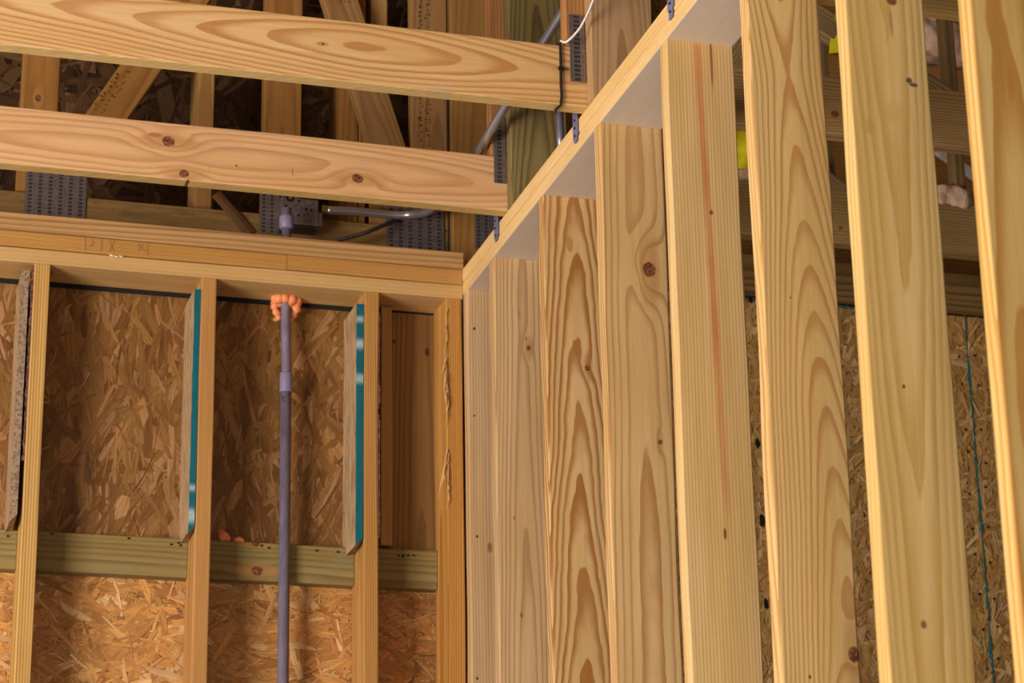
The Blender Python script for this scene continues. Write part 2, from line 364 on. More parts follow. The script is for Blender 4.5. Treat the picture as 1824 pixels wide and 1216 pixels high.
p2b = lumber('top_plate', 'x', (seam+.0006, YF, zA[1]+.0005), (XB-.001, YB-.016, zA[2]-.001), mid, grain_off=(0, .01, 2))
tag(p2b, 'orange-brown middle plate running from the butt joint to the corner', 'plate', 'stacked plates over the left wall')
top = pine((.47, .28, .12), (.27, .125, .038), u0=.03, v0=.055, sp=.0072, slope=.006, con=.8, wob=.003, name='pine_plate_striped', wu=5, ww=1.0)
tag(lumber('top_plate', 'x', (XL, YF-.002, zA[2]), (XB+.001, YB-.016, zA[3]), top, wav=.002), 'boldly striped topmost plate over the left wall studs', 'plate', 'stacked plates over the left wall')
pen = flat('pencil', (.14, .085, .045), .7)
def stroke(mb, pts, wd, Y):
    for a, b in zip(pts[:-1], pts[1:]):
        A = aty(*a, Y); B = aty(*b, Y); d = (B-A).normalized(); n = Vector((-d.z, 0, d.x))*wd/2
        mb.quad([A-n, B-n, B+n, A+n])
yp = YF-.0022
for s_ in ([(151.5, 424), (152, 446)], [(181, 424), (181, 440), (179, 448)], [(195, 427), (198, 437), (203, 448)], [(204, 427), (199, 438), (195, 448)], [(262.5, 432), (263, 455)],
           [(163, 425), (166, 431), (163, 438), (158, 437)], [(247, 431), (248, 447)], [(254, 434), (251, 439), (258, 448)]):
    mb = MB(); stroke(mb, s_, .0008, yp); mb.build('pencil_mark', pen, p2)
mb = MB()
for k, (px, py) in enumerate(((200, 455.5), (208, 457), (216, 457))):      # torn fibre
    c = aty(px, py, YF-.003); mb.tube([c+Vector((-.007, 0, .002)), c+Vector((0, -.003, -.001)), c+Vector((.007, -.001, .0015))], .002, 6, rs=[.0006, .0022, .0006])
mb.build('torn_fibre', flat('pale_splinter', (.85, .72, .5), .7), pl)
# studs of the left wall: x0, x1
NK = lambda px, py: aty(px, py, YF)
amats = [pine((.58, .36, .12), (.34, .15, .035), u0=0, v0=.2, sp=.0062, slope=0, con=.8, wob=.0006, name='pine_stud_striped'),
         pine((.52, .28, .10), (.34, .15, .04), u0=.0, v0=.12, sp=.0045, slope=.004, con=.7, wob=.001, name='pine_stud_fine'),
         pine((.50, .27, .085), (.29, .12, .03), u0=-.02, v0=-.12, sp=.0055, slope=.012, con=.8, wob=.002, name='pine_stud_banded'),
         pine((.54, .28, .075), (.31, .11, .02), u0=.0, v0=.12, sp=.0052, slope=.004, con=.8, wob=.0014, name='pine_stud_orange')]
astud = []
for (x0, x1, mt, lb) in ((.487, .5235, amats[0], 'striped wooden stud at the left edge of the left wall, beside a dark bark gap'),
                      (.8825, .9195, amats[1], 'plain tan stud of the left wall carrying a teal-edged strip, left of the grey pipe'),
                      (1.2830, 1.3195, amats[2], 'left wall stud right of the grey pipe, carrying a teal-edged strip'),
                      (1.4885, 1.5305, amats[3], 'orange corner stud with splintered bark edge where the two walls meet')):
    o = lumber('wall_stud', 'z', (x0, YF+.001, .04), (x1, YB-.016, zA[0]-.0005), mt, wav=.0016, wane=.003, seed=int(x0*1000))
    tag(o, lb, 'stud', 'studs of the left wall'); astud.append(o)
# strip packers beside the studs
osbface = NT('strand_offcut_face'); _g = osbface.attr('grain')
_n = osbface.noise(osbface.scale(_g, (60, 60, 14)), 1, 4., rough=.7)
offm = osbface.done(osbface.mix(osbface.ss(_n, .35, .7), (.46, .31, .18), (.26, .155, .07)), .75)
edge_rough = flat('rough_strand_edge', (.34, .24, .16), .9, sc_=160., bump=.6, col2=(.16, .10, .06))
def tealmat(zs):
  tealp = NT('teal_paint')
  _c = tealp.n.new('ShaderNodeTexCoord').outputs['Object']
  _p = tealp.noise(tealp.scale(_c, (90, 90, 26)), 1, 3.); _q = tealp.noise(_c, 420, 2.)
  _s = tealp.sep(tealp.attr('grain')); t = tealp; f = None
  for (z, h) in zs:
    d = t.ss(t.M('ADD', t.M('ABSOLUTE', t.M('SUBTRACT', _s[2], z)), t.M('MULTIPLY', _q, .02)), h*.6+.004, h+.016, 1, 0)
    f = d if f is None else t.M('MAXIMUM', f, d)
  _f = tealp.M('MULTIPLY', f, tealp.ss(_q, .28, .5, .15, .9))
  return tealp.done(tealp.mix(_f, tealp.mix(_p, (.0, .085, .105), (.0, .15, .23)), (.42, .56, .62)), .5, .4)
zz = lambda py, px=640: aty(px, py, YF).z
tealA = tealmat([(aty(340, 868, YF).z, .008), (aty(340, 918, YF).z, .020)])
tealB = tealmat([(zz(568), .008), (zz(612), .014), (zz(674), .013)])
def packer(x0, x1, z0, z1, lb, painted, yf, cut=.016):
    rnd = random.Random(int(x0*991)); mb = MB(); T = YB-.004
    n = 30; pts = []
    prof = [(x0, z0+0)]
    mb2 = MB()
    def ring(z, f=0): return [(x0, yf+f, z), (x1, yf+f, z), (x1, T, z), (x0, T, z)]
    zs = [z0+(z1-z0)*i/n for i in range(n+1)]; i0 = len(mb.v)
    for i, z in enumerate(zs):
        j = rnd.uniform(-.0008, .0008)*(1 if not painted else .4); f = 0
        R_ = ring(z, j)
        if i == 0: R_[1] = (x1, yf, z+cut)
        for p in R_: mb.v.append(p); mb.g.append((p[1], p[0], p[2])); mb.c.append((1, 1, 1, 1))
    for i in range(n):
        for j in range(4):
            mb.f.append((i*4+j, i*4+(j+1) % 4, (i+1)*4+(j+1) % 4, (i+1)*4+j)); mb.mi.append(1 if (j == 0 and not painted) else 0)
    mb.f += [(3, 2, 1, 0), tuple(n*4+k for k in range(4))]; mb.mi += [0, 0]
    o = mb.build('packing_strip', [offm, edge_rough], attr=True); tag(o, lb, 'strip', 'strand board strips beside the left wall studs')
    if painted:
        mb = MB()
        for i in range(n):
            a = x0+.0012+rnd.uniform(0, .0006); b = x1-.0012; za, zb = zs[i], zs[i+1]
            za2 = za+(cut if i == 0 else 0)
            mb.quad([(a, yf-.001, za), (b, yf-.001, za2), (b, yf-.001, zb), (a, yf-.001, zb)], [(a, 0, za), (b, 0, za2), (b, 0, zb), (a, 0, zb)])
        e = mb.build('painted_edge', tealA if x0 < 1 else tealB, o, attr=True); e['label'] = 'teal painted front edge'
    return o
packer(.8655, .8820, Z(1.449), Z(2.050), 'teal-edged strip left of the plain tan stud, worn pale near its foot', True, YF+.002)
packer(1.2620, 1.2820, Z(1.440), Z(2.047), 'strip with a teal edge worn pale near its top, right of the grey pipe', True, YF+.002, .02)
packer(.4590, .4760, Z(1.452), Z(2.062), 'rough brown unpainted strip beside the stud at the left edge', False, YF+.004, .02)
# splinters on the corner stud
mb = MB(); rnd = random.Random(4)
for k in range(26):
    z = aty(790, rnd.choice((rnd.uniform(540, 700), rnd.uniform(680, 720), rnd.uniform(800, 880))), YF).z; x = 1.4895+rnd.uniform(-.002, .003)
    L = rnd.uniform(.02, .09); mb.tube([(x, YF-.001, z), (x-rnd.uniform(-.001, .006), YF-.004-rnd.random()*.003, z-L*.5), (x-rnd.uniform(0, .009), YF-.003, z-L)], .001, 5, rs=[.0016, .0012, .0002])
for (sx_, sy_, ex, ey) in ((793, 640, 786, 668), (795, 655, 789, 700), (792, 690, 795, 725), (797, 800, 780, 888), (795, 830, 784, 872)):
    a_ = aty(sx_, sy_, YF-.001); b_ = aty(ex, ey, YF-.008); m_ = (a_+b_)/2+Vector((.001, -.004, 0))
    mb.tube([a_, m_, b_], .001, 6, rs=[.0022, .0028, .0003])
e = mb.build('splinter', flat('splinter_wood', (.72, .42, .18), .7), astud[3]); e['kind'] = 'stuff'
# bark strips in the gaps
bark = flat('dark_bark', (.07, .025, .025), .85, sc_=90., bump=.8, col2=(.24, .10, .07))
def barkstrip(x0, x1, z0, z1, parent, Y):
    mb = MB(); rnd = random.Random(int(x0*777)); n = 40
    for i in range(n):
        za = z0+(z1-z0)*i/n; zb = z0+(z1-z0)*(i+1)/n; a = x0+rnd.uniform(0, .003); b = x1-max(0, noise.noise((i*.3, x0, 2)))*(x1-x0)*.9
        if b-a < .001: continue
        mb.box((a, Y, za), (b, Y+.02, zb))
    mb.build('bark_edge', bark, parent)
barkstrip(.4795, .4885, Z(1.60), Z(2.075), astud[0], YF+.0035)
barkstrip(1.3165, 1.3235, Z(1.45), Z(2.03), astud[2], YF+.004)
# flat boards in the last bay
gm = pine((.27, .145, .05), (.16, .075, .025), u0=.02, v0=.06, sp=.008, slope=.012, con=.8, wob=.004, name='dark_plywood_board', marks=[(-.05, Z(2.0), .004, .006, (.03, .02, .02), .9), (.035, Z(1.98), .006, .012, (.04, .02, .02), .9)])
tag(lumber('backing_board', 'z', (1.3755, YB-.016, Z(1.470)), (1.4985, YB-.005, zA[0]-.004), gm), 'dark brown upright backing board in the narrow bay beside the corner', 'board')
nm = pine((.44, .25, .09), (.26, .12, .035), u0=.1, v0=0, sp=.006, con=.8, wob=.001, name='pine_strip_lined')
tag(lumber('packing_board', 'z', (1.3460, YB-.050, Z(1.470)), (1.3745, YB-.005, zA[0]-.003), nm), 'narrow lined board against the dark backing board, right of the bark gap', 'board')
# blocking
grn = dict(light=(.27, .20, .075), dark=(.16, .11, .038), u0=-.05, v0=.05, sp=.009, slope=.006, con=.8, wob=.004, stain=.5, stain_col=(.22, .20, .11))
bz0, bz1 = Z(1.366), Z(1.460)
bl = [((XL, .4862), 'greenish treated block at the left edge, left of the striped stud', -.002, []),
      ((.5245, .8815), 'greenish treated block with nail dots, between the striped and the plain tan stud', 0, []),
      ((.9205, 1.2820), 'greenish treated block with two dark knots, behind the grey pipe', .001, [(458, 1017, .011), (455, 967, .008)]),
      ((1.3205, 1.4875), 'short greenish treated block beside the corner stud', .004, [])]
for (xx, lb, dz, kn) in bl:
    ks = [(aty(a, b, YB-.04).z-(bz0+bz1)/2-dz, aty(a, b, YB-.04).x, r_, .5) for a, b, r_ in kn]
    o = lumber('blocking', 'x', (xx[0], YB-.042, bz0+dz), (xx[1], YB-.004, bz1+dz), pine(name='treated_pine', knots=ks, **grn), wav=.0018)
    tag(o, lb, 'blocking', 'blocking between the left wall studs')
    for k in range(5):
        r_ = random.Random(k+int(xx[0]*100)); x = r_.uniform(xx[0]+.01, xx[1]-.01); z = bz1-.012+r_.uniform(-.006, .006); mb = MB()
        mb.quad([(x+.0034*math.cos(a*math.pi/4), YB-.0445, z+.0026*math.sin(a*math.pi/4)) for a in range(8)]); mb.build('nail_head', nail, o)
# bottom plate of the left wall, out of sight
tag(lumber('bottom_plate', 'x', (XL, YF, 0), (XB-.001, YB-.003, .039), plm), 'pale board on the floor under the left wall studs', 'plate')
# ================================================================== wall B : plates and studs
def B_uw(px, py, Yf):                      # point on the broad side of a right-hand stud -> grain coords
    p = aty(px, py, Yf); return (p.x-(XB+.0698), p.z)
zb0, zb1, zb2 = Z(2.0925), Z(2.1275), Z(2.1612)
BOUNCE_TINT = (-.0166, (.74, .61, .49))  # paler underside: floor bounce painted in over planed pale wood
bpm = pine((.80, .56, .27), (.70, .42, .16), u0=0, v0=.3, sp=.012, con=.3, wob=.003, name='pine_plate_cream', stain=.35, stain_col=(.62, .30, .10), spots=.25, face=BOUNCE_TINT)
tag(lumber('top_plate', 'y', (XB, 1.6, zb0), (XB+.1395, 5.675, zb1-.0012), bpm, wav=.0009), 'cream lower board of the double top plate over the row of right-hand studs', 'plate', 'double plate over the right wall')
tag(lumber('top_plate', 'y', (XB, 1.6, zb1), (XB+.1395, 5.675, zb2), bpm, wav=.0009, grain_off=(.0, .06, 3)), 'cream upper board of the double top plate, with purple strap ends over its edge', 'plate', 'double plate over the right wall')
tag(lumber('bottom_plate', 'y', (XB, 1.6, 0), (XB+.1395, 5.5, .038), bpm), 'cream board on the floor under the right-hand studs', 'plate')
SY = [5.538, 5.305, 4.906, 4.5016, 4.0940, 3.6815, 3.2848, 2.8750, 2.47, 2.06]
def wide(i): return SY[i]-.038
def kn(i, lst): return [(*B_uw(a, b, wide(i)), r_, p_) for (a, b, r_, p_) in lst]
def mk(i, lst): return [(*B_uw(a, b, wide(i)), ru, rw, c, s_) for (a, b, ru, rw, c, s_) in lst]
RED = (.36, .13, .05); BLK = (.05, .03, .02)
bm = [
 pine((.58, .39, .22), (.36, .21, .10), u0=.10, v0=.03, sp=.0072, slope=.0, con=.9, band=(.6, .92), wob=.002, name='pine_stud_1', marks=mk(0, [(845, 585, .003, .004, BLK, 1), (845, 740, .003, .004, BLK, 1), (850, 955, .003, .004, BLK, 1), (850, 1208, .003, .004, BLK, 1), (873, 975, .006, .014, (.32, .11, .05), .9)])),
 pine((.62, .41, .22), (.38, .21, .095), u0=.0, v0=.03, sp=.0065, slope=.012, con=.9, band=(.5, .9), wob=.004, name='pine_stud_2', knots=kn(1, [(941, 620, .0055, .8)]), marks=mk(1, [(925, 560, .003, .014, (.50, .16, .07), .8), (929, 1095, .004, .008, (.30, .10, .05), .9), (937, 603, .002, .004, BLK, .9), (916, 922, .002, .006, (.15, .13, .12), .8)])),
 pine((.66, .43, .20), (.36, .15, .04), u0=.002, v0=.050, sp=.0088, slope=.05, curv=0, w0=Z(1.7), wob=.0085, wu=8, ww=3.2, con=1.0, band=(.3, .82), name='pine_stud_3', knots=kn(2, [(1047, 655, .006, 1.2)]), marks=mk(2, [(1015, 435, .009, .022, (.46, .21, .07), .9)])),
 pine((.66, .44, .21), (.43, .22, .08), u0=.01, v0=.055, sp=.0088, slope=.010, wob=.005, wu=8, ww=1.8, con=.9, band=(.5, .9), name='pine_stud_4', knots=kn(3, [(1157, 480, .0135, 1.9), (1176, 787, .0045, 1.0)])),
 pine((.72, .50, .24), (.52, .30, .11), u0=.3, v0=.05, sp=.0064, slope=.0, wob=.0014, con=.95, band=(.5, .9), name='pine_stud_5', streak=(B_uw(1300, 950, wide(4))[0], .011, B_uw(1300, 950, wide(4))[1]-.02, Z(2.10), (.50, .13, .05), -.02), marks=mk(4, [(1267, 378, .0045, .006, (.22, .08, .03), 1), (1292, 950, .004, .013, (.25, .09, .04), 1), (1267, 110, .003, .07, (.30, .10, .04), .9)])),
 pine((.71, .48, .21), (.50, .25, .08), u0=.001, v0=.042, sp=.0064, slope=0, turn=.068, w0=aty(1420, 140, wide(5)).z, drift=-.055, wob=.0034, wu=8, ww=3.0, con=1.0, band=(.45, .9), name='pine_stud_6', knots=kn(5, [(1521, 1165, .011, 1.0)]), marks=mk(5, [(1443, 1205, .003, .004, BLK, .9), (1408, 530, .0015, .003, BLK, .8)])),
 pine((.73, .52, .23), (.56, .34, .10), u0=.0, v0=.05, sp=.0080, slope=-.02, w0=Z(1.5), wob=.005, con=.85, band=(.2, .85), name='pine_stud_7', marks=mk(6, [(1645, 1112, .006, .008, (.26, .12, .05), 1), (1610, 688, .0025, .0035, BLK, .9), (1620, 143, .006, .006, (.10, .07, .05), .95), (1628, 151, .009, .004, (.10, .07, .05), .95), (1589, 2, .010, .008, (.22, .08, .04), 1), (1588, 40, .003, .030, (.42, .18, .06), .8), (1590, 200, .022, .02, (.62, .40, .13), .6), (1548, 225, .012, .014, (.56, .32, .10), .7)])),
 pine((.73, .50, .20), (.52, .26, .06), u0=-.02, v0=.05, sp=.0115, slope=.012, wob=.008, con=.95, band=(.2, .85), name='pine_stud_8', marks=mk(7, [(1800, 152, .006, .03, (.50, .22, .05), .7)])),
 pine(u0=.02, v0=.05, sp=.007, slope=.02, name='pine_stud_9'), pine(u0=.02, v0=.05, sp=.007, slope=.02, name='pine_stud_10')]
labs = ['farthest right-hand stud, a sliver in the corner with four small nail dots',
        'second right-hand stud from the corner, brownish, small dark knot and red fleck',
        'third right-hand stud from the corner, bold flame grain, an eye near its top',
        'fourth right-hand stud from the corner, with one large round red-brown knot',
        'fifth right-hand stud from the corner, straight grain, long reddish pitch streak',
        'sixth right-hand stud from the corner, nested pointed arches of grain up its middle',
        'seventh right-hand stud, smooth yellow with a curved dark knot near the top',
        'nearest stud at the right edge of view, yellow with broad orange grain',
        'stud of the right wall nearer than the view, pale pine', 'stud of the right wall beside the viewer, pale pine']
for i, Y in enumerate(SY):
    o = lumber('wall_stud', 'z', (XB+.0005, Y-.038, .039), (XB+.139, Y, zb0-.0005), bm[i], wav=.0026, wane=.0035, seed=40+i, step=.03)
    tag(o, labs[i], 'stud', 'studs of the right wall')
# strap ends over the plate
strapm = flat('purple_grey_steel', (.20, .20, .36), .5, .2, sc_=60.)
for (px, py0, py1, lb) in ((886, 390, 430, 'purple-grey strap end on the plate below the lower truss'), (1027, 205, 255, 'purple-grey strap end on the plate below the nearer truss, by the vertical conduit'), (1197, 0, 35, 'purple-grey strap end on the plate at the top edge of view')):
    a = atx(px, py0, XB); b = atx(px, py1, XB); mb = MB(); y = a.y
    zt = zb2+.035 if py0 else zb2+.12
    n = 8
    for k in range(n):
        z0_ = b.z+(zt-b.z)*k/n; z1_ = b.z+(zt-b.z)*(k+1)/n; hw = .016 if k else .010; lean = .004*k/n
        mb.box((XB-.0042, y-hw, z0_), (XB-.0026, y+hw, z1_))
    o = mb.build('hurricane_strap', strapm); tag(o, lb, 'strap', 'steel straps on the right wall plate')
    for k in range(3):
        m2 = MB(); z = b.z+.014+k*.018; m2.tube([(XB-.0062, y, z), (XB-.004, y, z)], .0028, 8); m2.build('nail_head', nail, o)
# upper wall posts standing on the plate
p1 = pine((.47, .30, .16), (.32, .17, .075), u0=0, v0=.06, sp=.0062, slope=.02, con=.8, wob=.002, name='pine_post_lined')
p2m = pine((.25, .19, .078), (.125, .088, .035), u0=.0, v0=.045, sp=.0075, slope=.03, con=.95, wob=.005, name='treated_post_green', marks=[])
p3 = pine((.38, .20, .06), (.25, .11, .03), u0=.01, v0=.05, sp=.009, slope=.02, con=.7, wob=.004, name='pine_post_brown')
tag(lumber('upper_post', 'z', (XB, 4.502, zb2+.001), (XB+.139, 4.540, Z(3.48)), p1, wav=.002), 'tan upright post standing on the right wall plate beside the nearer truss', 'post', 'posts standing on the right wall plate')
tag(lumber('upper_post', 'z', (XB, 5.107, zb2+.0005), (XB+.139, 5.145, Z(3.48)), p2m, wav=.002), 'greenish upright post with dark wavy grain beside the lower truss', 'post', 'posts standing on the right wall plate')
tag(lumber('upper_post', 'z', (XB+.022, 5.710, zA[3]+.0005), (XB+.150, 5.748, Z(3.48)), p3, wav=.001), 'brown upright post at the far end of the plate, right of the black cable', 'post', 'posts standing on the right wall plate')
tag(lumber('upper_post', 'z', (XB, 3.897, zb2+.0005), (XB+.139, 3.935, Z(3.48)), p1), 'upright post above the top edge of view on the right wall plate', 'post', 'posts standing on the right wall plate')
# ================================================================== trusses
def xz(px, py, Y):
    p = aty(px, py, Y); return (p.x, p.z)
steel = NT('galvanised_steel'); _c = steel.n.new('ShaderNodeTexCoord').outputs['Object']; _n = steel.noise(_c, 60, 3.)
gal = steel.done(steel.mix(_n, (.19, .16, .165), (.36, .32, .33)), .38, .5, .75)
glint = flat('painted_glint', (.75, .73, .76), .3, .9, var=.1)  # glints on the tongues, painted as a brighter zinc
slotm = flat('shadowed_slot', (.045, .033, .035), .8)
def gusset(x0, x1, z0, z1, Y, parent):
    """pressed nail plate: a thin sheet with rows of punched slots and the curled tongues"""
    mb = MB(); nx = max(1, round((x1-x0)/.0245)); nz = max(1, round((z1-z0)/.0105)); cw = (x1-x0)/nx; ch = (z1-z0)/nz
    for i in range(nx):
        for j in range(nz):
            a = x0+i*cw; c = z0+j*ch + 0; b = a+cw; d = c+ch
            ha, hb = a+cw*.30, a+cw*.68; hc, hd = c+ch*.22, c+ch*.80
            Y_ = Y-.0034
            for q in (((a, c), (b, c), (b, hc), (a, hc)), ((a, hd), (b, hd), (b, d), (a, d)), ((a, hc), (ha, hc), (ha, hd), (a, hd)), ((hb, hc), (b, hc), (b, hd), (hb, hd))):
                mb.quad([(p[0], Y_, p[1]) for p in q])
            mb.quad([(ha, Y-.0022, hc), (hb, Y-.0022, hc), (hb, Y-.0022, hd), (ha, Y-.0022, hd)], mi=1)
            mb.quad([(ha, Y_, hd), (hb, Y_, hd), (hb-.001, Y_-.003, hd-ch*.22), (ha+.001, Y_-.003, hd-ch*.22)])
            mb.quad([(ha, Y_, hd), (hb, Y_, hd), (hb-.001, Y_-.003, hd-ch*.22), (ha+.001, Y_-.003, hd-ch*.22)][::-1])
            if (i*7+j*5) % 3 != 0: mb.box((hb+.0004, Y_-.0030, hc+.001), (hb+.0020, Y_, hd-.001), mi=2)
    mb.quad([(x0, Y-.0020, z0), (x1, Y-.0020, z0), (x1, Y-.0020, z1), (x0, Y-.0020, z1)], mi=1)
    return mb.build('gusset_plate', [gal, slotm, glint], parent)
webm = [pine((.34, .165, .045), (.22, .09, .022), u0=0, v0=.06, sp=.010, slope=.02, con=.7, wob=.006, name='truss_web_orange'),
        pine((.37, .21, .085), (.24, .115, .04), u0=.02, v0=.05, sp=.008, slope=.03, con=.7, wob=.004, name='truss_web_tan', stain=.25, stain_col=(.2, .15, .1)),
        pine((.45, .22, .09), (.30, .12, .04), u0=.1, v0=.02, sp=.008, slope=.0, con=.7, wob=.003, name='truss_web_red'),
        pine((.32, .22, .105), (.17, .105, .045), u0=.05, v0=.03, sp=.006, slope=.0, con=.9, wob=.002, name='truss_web_grey')]
def chord_uw(px, py, Y, z0, z1):
    p = aty(px, py, Y); return (p.z-(z0+z1)/2, p.x)
cz0, cz1 = zb2+.0006, Z(2.2995)
def chk(lst, Y): return [(*chord_uw(a, b, Y, cz0, cz1), r_, p_) for a, b, r_, p_ in lst]
def chm(lst, Y): return [(*chord_uw(a, b, Y, cz0, cz1), rz, rx, c, s_) for a, b, rx, rz, c, s_ in lst]
Y1, Y2, Y3, Y0 = 4.542, 5.147, 5.752, 3.937
c1 = pine((.70, .45, .22), (.48, .23, .08), u0=.012, v0=.047, sp=.0078, slope=0, turn=-.055, w0=aty(650, 98, Y1).x, drift=-.03, wob=.0036, wu=8, ww=2.4, con=1., band=(.35, .88), name='truss_chord_cathedral', under=(-.0682, (.68, .48, .20)),
          knots=chk([(575, 78, .0022, 2.5)], Y1), marks=chm([(786, 160, .03, .012, (.50, .38, .24), .35), (1005, 122, .02, .002, (.16, .07, .03), .7)], Y1))
c2 = pine((.70, .43, .23), (.50, .25, .11), u0=-.004, v0=.05, sp=.0082, slope=.014, curv=.03, w0=aty(500, 300, Y2).x, wob=.0032, wu=9, ww=2.4, con=.8, name='truss_chord_pink', under=(-.0682, (.60, .41, .15)),
          knots=chk([(300, 252, .0115, 1.9), (328, 309, .0092, 1.4), (637, 318, .0110, 1.5)], Y2), stain=.18, stain_col=(.36, .29, .18),
          marks=chm([(421, 295, .003, .0025, BLK, .9), (521, 306, .0014, .012, (.16, .09, .05), .7), (374, 300, .001, .010, (.2, .12, .07), .5), (335, 322, .004, .003, BLK, .9), (275, 240, .018, .006, (.30, .11, .05), .7)], Y2))
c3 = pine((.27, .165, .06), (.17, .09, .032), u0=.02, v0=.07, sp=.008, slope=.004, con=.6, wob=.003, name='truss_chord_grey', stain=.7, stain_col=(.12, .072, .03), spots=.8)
T1 = empty('roof_truss', (XB, Y1, cz0)); tag(T1, 'nearest truss on the left, its broad pale chord with a black strap around the end', 'truss', 'trusses crossing above the walls')
lumber('bottom_chord', 'x', (.05, Y1, cz0), (1.640, Y1+.038, cz1), c1, T1, wav=.0014)
cr1 = pine((.44, .28, .125), (.25, .14, .055), u0=.09, v0=.04, sp=.0056, slope=.004, con=.95, wob=.0016, band=(.5, .9), name='truss_chord_lined', knots=chk([(1487, 203, .0075, 1.2)], Y1))
lumber('bottom_chord', 'x', (1.642, Y1, cz0), (4.0, Y1+.038, cz1), cr1, T1, wav=.0014)
T2 = empty('roof_truss', (XB, Y2, cz0)); tag(T2, 'middle truss whose pinkish chord shows three dark round knots', 'truss', 'trusses crossing above the walls')
lumber('bottom_chord', 'x', (.05, Y2, cz0), (1.640, Y2+.038, cz1), c2, T2, wav=.0014)
cr2 = pine((.36, .24, .10), (.21, .125, .048), u0=.10, v0=.04, sp=.0064, slope=-.004, con=.9, wob=.002, band=(.5, .9), name='truss_chord_brownish', knots=chk([(1497, 406, .005, 1.2)], Y2), stain=.25, stain_col=(.16, .10, .05))
lumber('bottom_chord', 'x', (1.642, Y2, cz0), (4.2, Y2+.038, cz1), cr2, T2, wav=.0014)
T3 = empty('roof_truss', (XB, Y3, zA[3])); tag(T3, 'farthest truss in shadow, spotted grey-brown chord with metal plates and slanted webs', 'truss', 'trusses crossing above the walls')
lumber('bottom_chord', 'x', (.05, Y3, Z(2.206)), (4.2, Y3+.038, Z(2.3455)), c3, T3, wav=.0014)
T0 = empty('roof_truss', (XB, Y0, cz0)); tag(T0, 'truss over the right wall at the top edge of view, seen between the nearest studs', 'truss', 'trusses crossing above the walls')
c0 = pine((.52, .34, .13), (.34, .19, .06), u0=.05, v0=.05, sp=.008, con=.8, wob=.002, name='truss_chord_brown')
lumber('bottom_chord', 'x', (1.0, Y0, cz0), (4.0, Y0+.038, cz1), c0, T0)
TOPZ = Z(3.48)
# webs of the far truss
def vert(px0, px1, py, Y, z0, T, mt, nm='web', th=.038, seed=None):
    a = aty(px0, py, Y).x; b = aty(px1, py, Y).x
    return lumber(nm, 'z', (min(a, b), Y, z0), (max(a, b), Y+th, TOPZ), mt, T, wav=.001)
z3 = Z(2.347)
wk = pine((.34, .165, .045), (.22, .09, .022), u0=0, v0=.06, sp=.010, slope=.02, con=.7, wob=.006, name='truss_web_knotted',
          knots=[(aty(68, 175, Y3).x-(aty(36, 175, Y3).x+aty(104, 175, Y3).x)/2, aty(68, 175, Y3).z, .008, 1.5)])
vert(37, 104, 180, Y3, z3, T3, wk)
vert(470, 537, 200, Y3, z3, T3, webm[0])
vst = vert(733, 797, 200, Y3, z3, T3, webm[1])
def px_slant(l0, r0, y0, l1, r1_, y1, Y, T, mt, seed, th=.038, z_low=None):
    """edges given as left/right pixels at two heights"""
    A = Vector((*xz((l0+r0)/2, y0, Y), 0)); B = Vector((*xz((l1+r1_)/2, y1, Y), 0)); d = (B-A).normalized()
    hw = abs((aty(r0, y0, Y).x-aty(l0, y0, Y).x)*d.y)
    if d.y < 0: d = -d; A, B = B, A
    lo_z = z_low if z_low is not None else z3
    s0 = (lo_z-A.y)/d.y; s1 = (TOPZ-A.y)/d.y
    P0 = A+d*s0; P1 = A+d*s1
    return slant('web', (P0.x, P0.y), (P1.x, P1.y), hw, Y, Y+th, mt, T, seed)
dg1 = px_slant(213, 288, 120, 153, 228, 206, Y3-.001, T3, webm[0], 3, .036, z3+.02)
slant('broken_brace', xz(384, 346, Y3), xz(446, 418, Y3), .026, Y3-.010, Y3-.0015, pine((.16, .08, .03), (.08, .035, .015), u0=.01, v0=.03, sp=.008, name='dark_broken_brace'), T3, 9)
dg2 = px_slant(575, 640, 0, 658, 722, 258, Y3-.001, T3, webm[1], 5, .036, z3+.02)
# gable studs behind the far truss
gst = [(352, 381, 'lined narrow stud behind the far truss, between its two upright webs on the left'), (605, 638, 'narrow stud behind the slanted web of the far truss'), (640, 652, 'thin brown stud edge beside the dark slot above the nearest chord'), (660, 690, 'lined narrow stud right of the dark slot above the nearest chord')]
for i, (a, b, lb) in enumerate(gst):
    xa, xb = aty(a, 100 if i > 1 else 200, 5.80).x, aty(b, 100 if i > 1 else 200, 5.80).x
    o = lumber('gable_stud', 'z', (xa, 5.80, Z(1.9)), (xb, 5.93, TOPZ), [webm[3], webm[0], webm[0], nm][i] if i else nm); tag(o, lb, 'stud', 'studs behind the far truss')
# end uprights of the trusses and their nail plates
xe1 = aty(1007, 40, Y1).x; lumber('end_upright', 'z', (xe1, Y1+.0005, cz1+.0005), (XB+.06, Y1+.038, TOPZ), webm[2], T1)
xe2 = aty(872, 40, Y2).x; lumber('end_upright', 'z', (xe2, Y2+.0005, cz1+.0005), (XB+.06, Y2+.038, TOPZ), webm[2], T2)
a = aty(1016, 145, Y1); b = aty(1044, 30, Y1); gusset(a.x, XB-.002, a.z, b.z, Y1, T1)
a = aty(880, 326, Y2); b = aty(900, 210, Y2); gusset(a.x, XB-.002, a.z, b.z, Y2, T2)
for (l, r_, t_, b_) in ((42, 155, 300, 392), (462, 507, 335, 415), (688, 790, 372, 440)):
    a = aty(l, b_, Y3); b = aty(r_, t_, Y3); gusset(a.x, b.x, max(a.z, Z(2.21)), b.z, Y3-.0012, T3)
a = aty(846, 442, 5.708); b = aty(886, 372, 5.708)
tag(gusset(a.x, b.x, a.z, b.z, 5.708, None), 'metal nail plate low on the brown post at the far plate end', 'nail plate')
lumber('web', 'z', (1.66, Y3-.001, z3), (1.75, Y3+.036, TOPZ), webm[3], T3)
